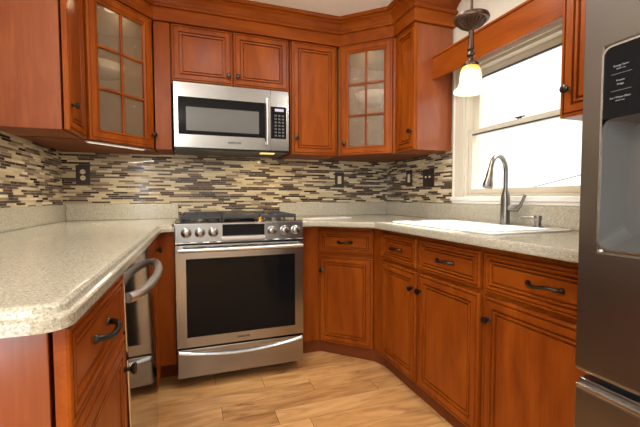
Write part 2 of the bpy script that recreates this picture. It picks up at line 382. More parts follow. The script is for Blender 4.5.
# ------------------------------------------------------------------ doors, drawers, hardware
PROF = [(0, .022), (0, .006), (.002, .002), (.006, 0), (.011, 0), (.012, .008), (.017, .008), (.0182, .0), (.044, 0), (.0452, .012), (.0515, .012), (.053, .001), (.061, .002), (.0622, .014), (.069, .014), (.071, .005), (.078, .005)]
PROF_D = [(0, .022), (0, .006), (.002, .002), (.005, 0), (.009, 0), (.0100, .008), (.0145, .008), (.0155, 0), (.025, 0), (.0262, .012), (.0315, .012), (.033, .001), (.039, .002), (.0402, .014), (.046, .014), (.048, .005), (.054, .005)]
def panel_bm(w, h, prof):
    loops = [[(i, d, i), (w-i, d, i), (w-i, d, h-i), (i, d, h-i)] for i, d in prof]
    return rings(NB(), loops)
def knob(parent, x, z, y=0):
    b = lathe(NB(), [(.009, 0), (.009, .002), (.0055, .005), (.0055, .014), (.013, .018), (.016, .023), (.0155, .028), (.010, .031), (.003, .032)], (x, y, z), '-y', 16)
    return obj('knob', b, 'bronze', parent, smooth=True)
def pull(parent, x, z, L=.11):
    b = NB(); pts = []; rs = []
    for i in range(15):
        t = i/14; s = math.sin(PI*t)
        pts.append((x-L/2+L*t, -.004-.026*s**.6, z-.004*math.sin(2*PI*t))); rs.append(.0055+.0012*abs(math.cos(PI*t)) + .0008*(i % 2))
    tube(b, pts, rs, 8)
    for s in (-1, 1): lathe(b, [(.010, 0), (.010, .003), (.007, .008), (.003, .01)], (x+s*L/2, 0, z), '-y', 12)
    return obj('handle', b, 'bronze', parent, smooth=True)
def door(parent, x, z, w, h, knobpos=None, mat='wood'):
    d = obj('door', panel_bm(w, h, PROF), mat, parent, loc=(x, 0, z))
    if knobpos: knob(d, knobpos[0], knobpos[1])
    return d
def drawer(parent, x, z, w, h, name='drawer', L=.11):
    d = obj(name, panel_bm(w, h, PROF_D), 'woodh', parent, loc=(x, 0, z))
    pull(d, w/2, h/2, L)
    return d
def glass_door(parent, x, z, w, h, knobpos, cols=2, rows=3):
    fr = .062; b = NB()
    prof = [(0, .022), (0, .006), (.002, .002), (.006, 0), (.011, 0), (.0125, .004), (.016, .004), (.018, 0), (.044, 0), (.046, .005), (.050, .005), (.052, .001), (fr, .006), (fr, .022)]
    rings(b, [[(i, d, i), (w-i, d, i), (w-i, d, h-i), (i, d, h-i)] for i, d in prof], False, False)
    d = obj('door', b, 'wood', parent, loc=(x, 0, z))
    m = NB(); t = .007
    for i in range(1, cols):
        xx = fr+(w-2*fr)*i/cols; bx(m, xx-t, xx+t, .005, .018, fr-.002, h-fr+.002)
    for i in range(1, rows):
        zz = fr+(h-2*fr)*i/rows; bx(m, fr-.002, w-fr+.002, .004, .018, zz-t, zz+t)
    obj('muntins', m, 'wood', d, bevel=.003)
    obj('glass_pane', bx(NB(), fr-.004, w-fr+.004, .0185, .0215, fr-.004, h-fr+.004), 'seeded', d)
    knob(d, *knobpos)
    return d
ZD0, ZDT, ZDR0, ZDR1 = .097, .713, .732, .891
GB, GW = 'base cabinets', 'wall cabinets'
# ---- base cabinets, right run (front faces -X: local x runs toward the camera)
FX = 1.2306
def base_body(t, w, depth, end=None, z0=.097):
    obj('body', bx(NB(), 0, w, .024, depth, z0, ZC0-.002), 'wood', t)
    obj('toe_kick', bx(NB(), 0, w, .050, .066, 0, z0), 'toe', t)
t = thing('base_cabinet', 'sink base cabinet with two drawer fronts over paired doors, under the sink', 'cabinet', (FX, -.835, 0), -PI/2, GB)
w = .872
b = NB(); bx(b, 0, w, .024, XR-FX-.012, .097, .70); bx(b, 0, w, .024, .045, .70, ZC0-.002); bx(b, 0, .02, .045, XR-FX-.012, .70, ZC0-.002); bx(b, w-.02, w, .045, XR-FX-.012, .70, ZC0-.002)
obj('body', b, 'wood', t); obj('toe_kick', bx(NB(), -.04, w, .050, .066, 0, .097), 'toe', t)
drawer(t, .012, ZDR0, .388, ZDR1-ZDR0, 'drawer_front'); drawer(t, .423, ZDR0, .437, ZDR1-ZDR0, 'drawer_front')
door(t, .012, ZD0, .391, ZDT-ZD0, (.391-.028, .523)); door(t, .421, ZD0, .439, ZDT-ZD0, (.028, .523))
t = thing('base_cabinet', 'right base cabinet of one wide drawer over one door, next to the fridge', 'cabinet', (FX, -1.709, 0), -PI/2, GB)
w = .57; base_body(t, w, XR-FX-.012)
drawer(t, .008, ZDR0, w-.02, ZDR1-ZDR0, L=.125); door(t, .008, ZD0, w-.02, ZDT-ZD0, (.036, .523))
# ---- diagonal corner base cabinet
A, B = Vector((.931, -.501)), Vector((1.218, -.771))
ang = math.atan2(B.y-A.y, B.x-A.x); Ld = (B-A).length
t = thing('base_cabinet', 'angled corner base cabinet with one drawer over one door, right of the range', 'cabinet', (A.x, A.y, 0), ang, GB)
nin = Vector((-math.sin(ang), math.cos(ang)))
a2 = A+nin*.024; b2 = B+nin*.024
b = NB(); prism(b, [(.763, -.487), (a2.x-.012, -.487), (a2.x, a2.y), (b2.x, b2.y), (FX+.022, -.832), (XR-.012, -.832), (XR-.012, -.012), (.763, -.012)], .097, ZC0-.002)
obj('body', b, 'wood', t, world=True)
b = NB(); k0 = A+nin*.045; k1 = B+nin*.045
prism(b, [(.763, -.46), (k0.x, -.46), (k1.x, k1.y), (FX+.05, -.834), (FX+.09, -.82), (k1.x+.03, k1.y+.03), (k0.x+.01, -.43), (.763, -.43)], 0, .097)
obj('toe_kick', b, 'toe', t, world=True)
drawer(t, .0, ZDR0, Ld, ZDR1-ZDR0, L=.095); door(t, 0, ZD0, Ld, ZDT-ZD0, (.03, .512))
# ---- left run (front faces +X: local x runs toward the back wall)
LX = -.078
t = thing('base_cabinet', 'left base cabinet with drawer over door and plain end panel, nearest the camera', 'cabinet', (LX, -2.24, 0), PI/2, GB)
w = .458
obj('body', bx(NB(), .012, w, .034, LX-XL-.012, .097, ZC0-.002), 'wood', t)
obj('toe_kick', bx(NB(), .012, w, .08, .096, 0, .097), 'toe', t)
obj('end_panel', bx(NB(), .004, .0115, .030, LX-XL-.012, .0, ZC0-.003), 'end', t, bevel=.002)
d = obj('drawer', panel_bm(w-.004, (.918-.754), PROF_D), 'woodh', t, loc=(0, 0, .754)); pull(d, .195, .092, .105)
door(t, 0, ZD0, w-.004, .744-ZD0, (w-.035, .56))
t = thing('base_cabinet', 'slim left base cabinet with one tall door between dishwasher and range corner', 'cabinet', (LX-.012, -1.108, 0), PI/2, GB)
obj('body', bx(NB(), .0, .43, .024, LX-.012-XL-.012, .097, ZC0-.002), 'wood', t)
obj('toe_kick', bx(NB(), 0, .43, .06, .076, 0, .097), 'toe', t)
door(t, .012, ZD0, .405, .891-ZD0, (.28, .745))
t = thing('filler_panel', 'narrow cherry filler panel between range and left corner cabinet', 'panel', (-.048, -.64, 0))
obj('board', bx(NB(), -.094, -.006, -.652, -.632, .14, ZC0-.002), 'wood', t, world=True)
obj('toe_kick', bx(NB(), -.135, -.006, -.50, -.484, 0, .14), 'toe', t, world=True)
b = NB(); bx(b, -.094, -.006, -.632, -.50, .14, .16); obj('cleat', b, 'wood', t, world=True)

# ---- wall cabinets
UY = -.345
def up_body(t, w, depth, z0, z1):
    obj('body', bx(NB(), 0, w, .024, depth, z0, z1), 'wood', t)
# left wall cabinet (near the camera)
t = thing('wall_cabinet', 'left wall cabinet with broad plain side panel, nearest the camera', 'cabinet', (-.425, -.932, ZU), PI/2, GW)
obj('body', bx(NB(), .020, .27, .034, -.42-XL-.012, 0, .82), 'wood', t)
obj('end_panel', bx(NB(), .008, .0195, .034, -.42-XL-.012, .0, .82), 'end', t, bevel=.002)
door(t, 0, .0, .278, ZT-ZU, (.034, .118))
# diagonal glass cabinets
def diag_upper(a, b_, label, back, knobpos):
    a = Vector(a); b_ = Vector(b_); g = math.atan2(b_.y-a.y, b_.x-a.x); L = (b_-a).length
    t = thing('wall_cabinet', label, 'cabinet', (a.x, a.y, ZU), g, GW)
    n = Vector((-math.sin(g), math.cos(g))); p0 = a+n*.024; p1 = b_+n*.024
    poly = [(p0.x, p0.y), (p1.x, p1.y)] + back
    z = 0
    bm = NB(); prism(bm, poly, ZU, ZU+.02); prism(bm, poly, ZT-.01, ZT+.01)
    m = len(poly)
    for i in range(1, m):
        q0 = Vector(poly[i]); q1 = Vector(poly[(i+1) % m]); dd = (q1-q0).normalized(); nn = Vector((-dd.y, dd.x))*.018
        prism(bm, [tuple(q0), tuple(q1), tuple(q1+nn), tuple(q0+nn)], ZU+.02, ZT-.01)
    obj('body', bm, 'interior', t, world=True)
    bm = NB()
    for x0, x1 in ((-.014, .03), (L-.03, L+.014)): bx(bm, x0, x1, .0232, .036, 0, ZT-ZU)
    bx(bm, .03, L-.03, .0235, .036, 0, .04); bx(bm, .03, L-.03, .0235, .036, ZT-ZU-.04, ZT-ZU)
    obj('face_frame', bm, 'wood', t)
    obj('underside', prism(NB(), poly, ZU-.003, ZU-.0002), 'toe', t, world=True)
    cx = sum(p[0] for p in poly)/m; cy = sum(p[1] for p in poly)/m
    sp = [(cx+(x-cx)*.90, cy+(y-cy)*.90) for x, y in poly]
    obj('shelf', prism(NB(), sp, 1.854, 1.862), 'pane', t, world=True)
    glass_door(t, .006, .0, L-.012, ZT-ZU, knobpos)
    pm = (p0+p1)/2+n*.07
    obj('fill_disc', lathe(NB(), [(.03, 0), (.032, .002), (.032, .012)], (pm.x, pm.y, ZT-.0225), 'z', 20), 'led', t, world=True)  # glowing disc added behind the door's top rail to brighten the inside
    lamp('cabinet_fill', 'AREA', (pm.x, pm.y, ZT-.024), .6, (1, .86, .62), shape='DISK', size=.05)  # added fill lamp for the cabinet interior
    return cx, cy
LA, LB = (-.416, -.660), (-.122, -.352)
c1 = diag_upper(LA, LB, 'corner wall cabinet with glass door left of the microwave', [(-.123, -.012), (XL+.012, -.012), (XL+.012, -.668)], (.40, .085))
RA, RB = (1.148, -.362), (1.447, -.632)
c2 = diag_upper(RA, RB, 'corner wall cabinet with glass door right of the microwave', [(XR-.012, -.628), (XR-.012, -.012), (1.149, -.012)], (.035, .085))
# filler + cabinet over the microwave
t = thing('filler_panel', 'flat cherry filler panel between left glass corner cabinet and microwave', 'panel', (-.07, -.33, ZU))
obj('board', bx(NB(), -.119, -.024, UY+.008, -.012, ZU, ZT), 'wood', t, world=True)
t = thing('wall_cabinet', 'short wall cabinet with two doors directly above the microwave', 'cabinet', (-.016, UY, 1.877), 0, GW)
obj('body', bx(NB(), -.005, .785, .024, .333, -.012, ZT-1.877), 'wood', t)
door(t, 0, 0, .386, ZT-1.877, (.386-.028, .062)); door(t, .391, 0, .386, ZT-1.877, (.028, .062))
t = thing('wall_cabinet', 'narrow wall cabinet with one solid door right of the microwave', 'cabinet', (.785, UY, ZU), 0, GW)
obj('body', bx(NB(), -.008, .358, .024, .333, 0, ZT-ZU), 'wood', t)
door(t, 0, 0, .350, ZT-ZU, (.03, .12))
# right wall, beside the window
t = thing('wall_cabinet', 'wall cabinet with plain side panel, left of the window', 'cabinet', (1.459, -.635, ZU), -PI/2, GW)
obj('body', bx(NB(), 0, .222, .024, XR-1.459-.012, 0, ZT-ZU), 'wood', t)
obj('end_panel', bx(NB(), .2225, .235, .024, XR-1.459-.012, -.003, ZT-ZU), 'end', t, bevel=.002)
door(t, .0, 0, .236, ZT-ZU, (.205, .118))
t = thing('wall_cabinet', 'wall cabinet with cherry door right of the window, partly behind the fridge', 'cabinet', (1.475, -1.843, ZU-.006), -PI/2, GW)
obj('body', bx(NB(), 0, .43, .024, XR-1.475-.012, 0, ZT-ZU+.006), 'wood', t)
door(t, 0, 0, .43, ZT-ZU+.006, (.034, .105))
# crown moulding and valance
t = obj('crown_molding', sweep(NB(), [(XL+.002, -.938), (-.416, -.938), (-.416, -.657), (-.124, -.348), (1.151, -.348), (1.4565, -.626), (1.4565, -.878), (XR-.002, -.878)],
    [(-.02, 2.243), (.010, 2.243), (.010, 2.322), (.026, 2.324), (.031, 2.332), (.029, 2.342), (.015, 2.344), (.015, 2.352), (.022, 2.366), (.038, 2.384), (.056, 2.394), (.056, 2.402), (.072, 2.404), (.081, 2.413), (.081, 2.4235), (-.02, 2.423)]), 'woodh')
t.data.materials[0] = M['woodh']; tag(recenter(t), 'cherry crown molding along the tops of the wall cabinets under the ceiling', 'molding')
t = thing('valance', 'straight cherry valance board across the top of the window', 'valance', (1.605, -1.36, 1.875))
obj('board', bx(NB(), 1.595, 1.615, -1.842, -.872, 1.885, 2.022), 'woodh' if False else wood('cherry_valance', 'y', CH), t, bevel=.002, world=True)
obj('cap', bx(NB(), 1.587, 1.623, -1.842, -.872, 2.022, 2.036), wood('cherry_valance_cap', 'y', CH), t, bevel=.004, world=True)

# ------------------------------------------------------------------ countertops
def poly_round(poly, idx, r, n=6):
    out = []; m = len(poly)
    for i, p in enumerate(poly):
        if i not in idx: out.append(p); continue
        p = Vector(p); a = (Vector(poly[i-1])-p).normalized(); b = (Vector(poly[(i+1) % m])-p).normalized()
        s, e = p+a*r, p+b*r
        for k in range(n+1):
            tt = k/n; out.append(tuple(s*(1-tt)**2 + p*2*tt*(1-tt) + e*tt**2))
    return out
t = thing('countertop', 'cream speckled countertop on the left run, with rounded near corner', 'countertop', (-.4, -1.2, ZC0), 0, 'countertops')
pl = poly_round([(XL+.010, -.010), (-.004, -.010), (-.004, -.694), (-.069, -.694), (-.069, -2.28), (XL+.010, -2.28)], (3, 4), .045)
lo = [(0, .0), (0, .018), (.002, .021), (.008, .0225), (.0095, .026), (.011, .0325), (.016, .0375), (.022, .038)]
def offset_poly(poly, d):
    res = []; m = len(poly)
    for i in range(m):
        p0, p, p1 = Vector(poly[i-1]), Vector(poly[i]), Vector(poly[(i+1) % m])
        d0 = (p-p0).normalized(); d1 = (p1-p).normalized(); n0 = Vector((d0.y, -d0.x)); n1 = Vector((d1.y, -d1.x))
        res.append(p + (n0+n1)/(1+n0.dot(n1))*d)
    return res
sgn = 1 if sum(pl[i-1][0]*pl[i][1]-pl[i][0]*pl[i-1][1] for i in range(len(pl))) < 0 else -1
obj('slab', rings(NB(), [[(p.x, p.y, ZC0+z) for p in offset_poly(pl, sgn*d)] for d, z in lo]), 'stone', t, world=True)
obj('upstand', bx(NB(), XL+.0295, -.004, -.0285, -.009, ZC, ZB), 'stone', t, bevel=.004, world=True)
obj('upstand', bx(NB(), XL+.009, XL+.0285, -2.28, -.009, ZC, ZB), 'stone', t, bevel=.004, world=True)
t = thing('countertop', 'cream speckled countertop on the right run, holding the sink', 'countertop', (1.4, -1.2, ZC0), 0, 'countertops')
SX0, SX1, SY0, SY1 = 1.30, 1.575, -1.02, -1.69
pr = [(.762, -.010), (XR-.010, -.010), (XR-.010, -2.285), (1.153, -2.285), (1.153, -.912), (.872, -.655), (.762, -.645)]
slab = obj('slab', prism(NB(), pr, ZC0, ZC), 'stone', t, world=True)
cut = obj('cut', prism(NB(), poly_round([(SX0, SY0), (SX1, SY0), (SX1, SY1), (SX0, SY1)], (0, 1, 2, 3), .05), .90, 1.0), 'stone', t, world=True)
bm_ = slab.modifiers.new('hole', 'BOOLEAN'); bm_.object = cut; bm_.solver = 'EXACT'
bpy.context.view_layer.update()
me = bpy.data.meshes.new_from_object(slab.evaluated_get(bpy.context.evaluated_depsgraph_get()))
slab.modifiers.clear(); slab.data = me; bpy.data.objects.remove(cut)
bv = slab.modifiers.new('bevel', 'BEVEL'); bv.width = .011; bv.segments = 4; bv.limit_method = 'ANGLE'; bv.angle_limit = math.radians(50)
obj('upstand', bx(NB(), .762, XR-.0295, -.0285, -.009, ZC, ZB), 'stone', t, bevel=.004, world=True)
obj('upstand', bx(NB(), XR-.0285, XR-.009, -2.28, -.009, ZC, ZB), 'stone', t, bevel=.004, world=True)
# sink
t = thing('sink', 'white drop-in sink set into the right countertop below the window', 'sink', ((SX0+SX1)/2, (SY0+SY1)/2, .72))
def rr(x0, x1, y0, y1, r): return poly_round([(x0, y0), (x1, y0), (x1, y1), (x0, y1)], (0, 1, 2, 3), r)
lo = [rr(SX0-a, SX1+c, SY0+a, SY1-a, r) for a, c, r in ((.06, .13, .03), (.06, .13, .03), (.055, .125, .03), (.004, .004, .05), (-.004, -.004, .05), (-.012, -.012, .05), (-.03, -.03, .05))]
zz = (ZC+.0005, ZC+.006, ZC+.009, ZC+.009, ZC+.003, .76, .745)
obj('basin', rings(NB(), [[(x, y, z) for x, y in l] for l, z in zip(lo, zz)], False, True), 'sink', t, smooth=True, world=True).modifiers.new('solid', 'SOLIDIFY').thickness = .004
obj('drain', lathe(NB(), [(.04, 0), (.042, .003), (.03, .004), (.012, .002)], (1.42, -1.34, .7455), 'z', 20), 'nickel', t, smooth=True, world=True)

# ------------------------------------------------------------------ range
t = thing('range', 'stainless steel gas range with oven, six knobs and black grates', 'stove', (.3785, -.35, 0))
YF = -.703
b = NB(); bx(b, .003, .754, -.66, -.012, .06, .955)
obj('body', b, 'black', t, world=True)
obj('plinth', bx(NB(), .012, .745, -.50, -.03, 0, .06), 'black', t, world=True)
# cooktop and control panel
b = NB(); bx(b, .0, .757, -.655, -.012, .955, .972)
ct = obj('cooktop', b, 'steel', t, bevel=.003, world=True)
b = NB()
lo = [[(x, y, z) for y, z in ((-.66, .856), (YF-.004, .856), (YF, .862), (YF+.006, .968), (YF+.014, .974), (-.652, .974))] for x in (0, .757)]
cp = obj('control_panel', rings(b, lo), 'steel', t, bevel=.002, world=True)
def panel_y(z): return YF+.006*(z-.862)/.106
for x in (.061, .135, .210, .557, .636, .707):
    z = .916; y = panel_y(z)
    k = obj('knob', lathe(NB(), [(.029, 0), (.029, .004), (.024, .006), (.0225, .022), (.0215, .030), (.018, .033), (.006, .0335)], (x, y, z), '-y', 24), 'steel', cp, smooth=True, world=True)
b = NB(); bx(b, .262, .510, YF-.003, YF+.01, .893, .960)
dp = obj('display', b, 'glassblack', cp, bevel=.001, world=True)
b = NB(); bx(b, .252, .514, YF-.016, YF+.004, .868, .889)
obj('lip', b, 'handlesteel', cp, bevel=.004, world=True)
# oven door
b = NB(); x0, x1, z0, z1 = .001, .756, .249, .845; wx0, wx1, wz0, wz1 = .056, .703, .307, .765
for q in ((x0, wx0, z0, z1), (wx1, x1, z0, z1), (wx0, wx1, z0, wz0), (wx0, wx1, wz1, z1)): bx(b, q[0], q[1], YF, YF+.035, q[2], q[3])
bmesh.ops.remove_doubles(b, verts=b.verts, dist=1e-5)
od = obj('oven_door', b, 'steel', t, world=True)
obj('window', bx(NB(), wx0, wx1, YF+.003, YF+.03, wz0, wz1), 'glassblack', od, world=True)
b = NB(); tube(b, [(.018+.721*i/16, YF-.05-.012*math.sin(PI*i/16), .822) for i in range(17)], .0125, 12)
for x in (.03, .727): bx(b, x-.012, x+.012, YF-.048, YF+.002, .812, .832)
obj('handle', b, 'handlesteel', od, smooth=True, world=True)
for i in range(6): obj('vent_slot', bx(NB(), .12+.095*i, .17+.095*i, YF-.0012, YF+.003, .832, .836), 'black', od, world=True)
obj('logo', text_bm(NB(), 'SAMSUNG', .016, Matrix.Translation((.378, YF-.0008, .278)) @ Matrix.Rotation(PI/2, 4, 'X'), .0007), 'ink', od, world=True)
# bottom drawer with bowed lip
b = NB(); bx(b, .001, .756, YF+.004, YF+.035, .068, .236)
dr = obj('drawer', b, 'steel', t, bevel=.004, world=True)
b = NB(); lo = []
for i in range(21):
    x = .010+.737*i/20; k = math.sin(PI*i/20); zc = .216-.030*k; yo = YF-.004-.014*k**.7
    lo.append([(x, YF+.006, zc+.016), (x, yo, zc+.007), (x, yo-.004, zc), (x, yo, zc-.006), (x, YF+.006, zc-.012)])
obj('handle', rings(b, lo), 'steel', dr, smooth=True, world=True)
# burners and grates
for x, y in ((.14, -.19), (.14, -.47), (.617, -.19), (.617, -.47)):
    bu = obj('burner', lathe(NB(), [(.052, 0), (.052, .006), (.044, .008), (.040, .016)], (x, y, .972), 'z', 20), 'nickel', ct, smooth=True, world=True)
    obj('burner_cap', lathe(NB(), [(.038, 0), (.042, .003), (.042, .008), (.036, .011), (.004, .012)], (x, y, .988), 'z', 20), 'iron', ct, smooth=True, world=True)
obj('burner_ring', lathe(NB(), [(.016, 0), (.016, .018), (.012, .022), (.004, .023)], (.493, -.645, .975), 'z', 14), 'brass', ct, smooth=True, world=True, label='small brass burner')
def grate(x0, x1, solid):
    b = NB(); y0, y1, zt, zb = -.635, -.04, 1.012, .990; c = .012
    bx(b, x0, x1, y0, y0+c, zb, zt); bx(b, x0, x1, y1-c, y1, zb, zt); bx(b, x0, x0+c, y0+c, y1-c, zb, zt); bx(b, x1-c, x1, y0+c, y1-c, zb, zt)
    for x in (x0, x1-c):
        for y in (y0, y1-c, (y0+y1)/2): bx(b, x, x+c, y, y+c, .972, zb)
    if solid:
        bx(b, x0+c, x1-c, y0+c, y1-c, zt-.004, zt+.006); 
    else:
        ym = (y0+y1)/2; xm = (x0+x1)/2; bx(b, x0+c, x1-c, ym-c/2, ym+c/2, zb, zt)
        for ya, yb in ((y0+c, ym-c/2), (ym+c/2, y1-c)):
            yc = (ya+yb)/2
            bx(b, x0+c, xm-.035, yc-.004, yc+.004, zb, zt); bx(b, xm+.035, x1-c, yc-.004, yc+.004, zb, zt)
            bx(b, xm-.004, xm+.004, ya, yc-.035, zb, zt); bx(b, xm-.004, xm+.004, yc+.035, yb, zb, zt)
    return obj('griddle' if solid else 'grate', b, 'iron', t, bevel=.0025, world=True)
grate(.028, .262, False); grate(.266, .491, True); grate(.495, .730, False)

# ------------------------------------------------------------------ microwave
YM = -.386
t = thing('microwave', 'stainless over-the-range microwave mounted above the range', 'microwave', (.372, -.2, 1.435))
obj('body', bx(NB(), -.006, .750, YM+.03, -.012, 1.437, 1.861), 'black', t, world=True)
b = NB(); x0, x1, z0, z1 = -.006, .618, 1.447, 1.861; gx0, gx1, gz0, gz1 = .019, .580, 1.530, 1.771
for q in ((x0, gx0, z0, z1), (gx1, x1, z0, z1), (gx0, gx1, z0, gz0), (gx0, gx1, gz1, z1)): bx(b, q[0], q[1], YM, YM+.029, q[2], q[3])
bmesh.ops.remove_doubles(b, verts=b.verts, dist=1e-5)
dr = obj('door', b, 'steel', t, world=True)
gl = obj('window', bx(NB(), gx0, gx1, YM+.001, YM+.02, gz0, gz1), 'glassblack', dr, world=True)
obj('window_screen', bx(NB(), .067, .538, YM-.0002, YM+.002, 1.556, 1.708), plain('window_screen_grey', (.115, .115, .11), .12), dr, world=True)
b = NB(); tube(b, [(.590, YM-.026-.010*math.sin(PI*i/16), 1.482+.315*i/16) for i in range(17)], .0095, 10)
for z in (1.497, 1.782): bx(b, .583, .597, YM-.026, YM+.001, z-.008, z+.008)
obj('handle', b, 'handlesteel', dr, smooth=True, world=True)
b = NB(); text_bm(b, 'SAMSUNG', .019, Matrix.Translation((.372, YM-.0008, 1.487)) @ Matrix.Rotation(PI/2, 4, 'X'), .0007)
obj('logo', b, 'ink', dr, world=True)
b = NB(); bx(b, .6205, .750, YM, YM+.029, 1.447, 1.861)
cp = obj('control_panel', b, 'steel', t, bevel=.002, world=True)
kp = obj('keypad', bx(NB(), .622, .731, YM-.001, YM+.005, 1.531, 1.752), 'glassblack', cp, world=True)
obj('display', bx(NB(), .650, .712, YM-.0016, YM, 1.720, 1.738), 'lcd', cp, world=True)
b = NB()
for i in range(3):
    for j in range(7): bx(b, .647+.026*i, .663+.026*i, YM-.0015, YM, 1.546+.023*j, 1.558+.023*j)
obj('keys', b, 'key', cp, world=True)
b = NB(); bx(b, .17, .42, YM+.05, -.12, 1.433, 1.438); obj('filter', b, 'filter', t, world=True)
b = NB(); bx(b, .03, .16, YM+.05, -.12, 1.434, 1.438); obj('vent', b, 'black', t, world=True)
obj('cooktop_lamp', bx(NB(), .56, .66, YM+.06, YM+.12, 1.4335, 1.438), 'hoodlamp', t, world=True)
lamp('hood_light', 'AREA', (.61, -.30, 1.43), 1.6, (1, .75, .4), shape='RECTANGLE', size=.1, size_y=.05)

# ------------------------------------------------------------------ dishwasher
t = thing('dishwasher', 'stainless dishwasher with bowed bar handle under the left countertop', 'dishwasher', (-.07, -1.775, 0), PI/2)
obj('body', bx(NB(), .004, .655, .055, .60, .06, .915), 'black', t)
b = NB()
lo = [[(x, y, z) for y, z in ((.05, .09), (-.006, .09), (-.006, .12), (.010, .915), (.05, .915))] for x in (.003, .66)]
dd = obj('door', rings(b, lo), 'mirrorsteel', t, bevel=.004)
b = NB(); pts = []
for i in range(25):
    s = i/24; pts.append((.02+.615*s, .004-.046*math.sin(PI*s)**.5, .835))
tube(b, pts, .015, 12); obj('handle', b, 'handlesteel', dd, smooth=True)
obj('toe_panel', bx(NB(), .004, .655, .05, .06, 0, .088), 'black', t)

# ------------------------------------------------------------------ fridge
t = thing('fridge', 'stainless french door fridge with water dispenser at the right edge', 'fridge', (1.36, -2.75, 0))
X0 = .95; yF, yM, yN = -2.297, -2.752, -3.207
obj('body', bx(NB(), X0+.075, XR-.03, yN, yF, .03, 1.79), plain('fridge_side_grey', (.20, .20, .20), .45), t, bevel=.004, world=True)
obj('base', bx(NB(), X0+.10, XR-.05, yN+.02, yF-.02, 0, .035), 'black', t, world=True)
dz0, dz1 = .712, 1.80; hy0, hy1, hz0, hz1 = -2.340, -2.64, 1.003, 1.437
d1 = obj('door', bx(NB(), X0, X0+.07, yM+.002, yF, dz0, dz1), 'fridge', t, world=True)
cut_hole(d1, X0-.02, X0+.066, hy1, hy0, hz0, hz1)
bv = d1.modifiers.new('bevel', 'BEVEL'); bv.width = .008; bv.segments = 3; bv.limit_method = 'ANGLE'; bv.angle_limit = math.radians(35)
b = NB(); bx(b, X0, X0+.07, yN, yM-.002, dz0, dz1); d2 = obj('door', b, 'fridge', t, world=True, bevel=.008, seg=3)
fz = obj('freezer_drawer', bx(bx(NB(), X0, X0+.07, yN, yF, .06, .672), X0+.012, X0+.07, yN, yF, .672, .694), 'fridge', t, world=True, bevel=.006, seg=3)
obj('drawer_lip', bx(NB(), X0-.002, X0+.016, yN+.004, yF-.004, .6735, .683), 'chromeframe', fz, world=True, bevel=.002)
# dispenser
def yzround(y0, y1, z0, z1, r, n=5): return poly_round([(y0, z0), (y1, z0), (y1, z1), (y0, z1)], (0, 1, 2, 3), r, n)
b = NB(); O_ = yzround(hy0+.002, hy1-.002, hz0-.002, hz1+.002, .022); I_ = yzround(hy0-.002, hy1+.002, hz0+.002, hz1-.002, .019)
rings(b, [[(X0+.008, y, z) for y, z in O_], [(X0-.003, y, z) for y, z in O_], [(X0-.003, y, z) for y, z in I_], [(X0+.008, y, z) for y, z in I_]], False, False)
obj('dispenser_frame', b, 'chromeframe', d1, world=True)
b = NB(); bx(b, X0-.001, X0+.065, hy1+.002, hy0-.002, 1.285, hz1-.002); obj('dispenser_panel', b, 'glassblack', d1, world=True)
b = NB()
lo = [[(X0+.001, y, z) for y, z in yzround(hy0-.002, hy1+.002, hz0+.002, 1.285, .02)], [(X0+.062, y, z) for y, z in yzround(hy0-.016, hy1+.016, hz0+.03, 1.275, .03)]]
obj('dispenser_recess', rings(b, lo, False, True), 'greyplastic', d1, world=True, smooth=False)
b = NB()
lathe(b, [(.012, 1.285), (.012, 1.25), (.008, 1.245)], (X0+.035, -2.49, 0), 'z', 12); bx(b, X0+.03, X0+.036, -2.52, -2.46, 1.12, 1.25)
obj('dispenser_paddle', b, 'chromeframe', d1, world=True)
b = NB(); mt = Matrix(((0, 0, -1, 0), (-1, 0, 0, 0), (0, 1, 0, 0), (0, 0, 0, 1)))
for s, z, sz in (('Energy Saver', 1.393, .0055), ('(Hold 3 sec)', 1.3865, .0033), ('Freezer', 1.362, .0052), ('Fridge', 1.354, .0052), ('Ice / Water Filter', 1.327, .0055), ('(Hold 3 sec)', 1.3205, .0033)):
    text_bm(b, s, sz, Matrix.Translation((X0-.0018, -2.375, z)) @ mt)
for z in (1.376, 1.341): bx(b, X0-.0018, X0-.001, -2.395, -2.357, z, z+.0005)
obj('panel_lettering', b, 'inklight', d1, world=True)
def bar(parent, p0, p1, out):
    b = NB(); p0, p1 = Vector(p0), Vector(p1); tube(b, [p0+(p1-p0)*i/8 for i in range(9)], .012, 12)
    for f in (.06, .94):
        q = p0+(p1-p0)*f; bx(b, q.x, X0+.004, q.y-.008, q.y+.008, q.z-.008, q.z+.008)
    obj('handle', b, 'handlesteel', parent, smooth=True, world=True)
bar(fz, (X0-.045, -2.42, .640), (X0-.045, -3.08, .640), 1)
bar(d1, (X0-.045, -2.71, .80), (X0-.045, -2.71, 1.60), 1); bar(d2, (X0-.045, -2.79, .80), (X0-.045, -2.79, 1.60), 1)

# ------------------------------------------------------------------ faucet and soap dispenser
FXx, FYy = 1.672, -1.405
t = thing('faucet', 'brushed nickel pull-down kitchen faucet standing behind the sink', 'faucet', (FXx, FYy, ZC+.009))
obj('base', lathe(NB(), [(.027, 0), (.027, .004), (.0235, .008), (.0225, .14), (.0205, .155), (.016, .17), (.014, .18)], (0, 0, 0), 'z', 20), 'nickel', t, smooth=True)
b = NB(); R_ = .08; dirv = Vector((-.948, -.31, 0)); pts = [(0, 0, .17), (0, 0, .24)]
for i in range(0, 17):
    a = PI*i/16*.93; pts.append(tuple(dirv*(R_-R_*math.cos(a)) + Vector((0, 0, .277+R_*1.0*math.sin(a)))))
tube(b, pts, .0115, 12); obj('spout', b, 'nickel', t, smooth=True)
e = Vector(pts[-1]); e2 = e + (Vector(pts[-1])-Vector(pts[-2])).normalized()*.105
b = NB(); hd = [e + (e2-e)*k for k in (0, .12, .3, .55, .85, 1.0)]; tube(b, hd, [.0115, .0125, .0165, .0175, .0245, .0245], 14)
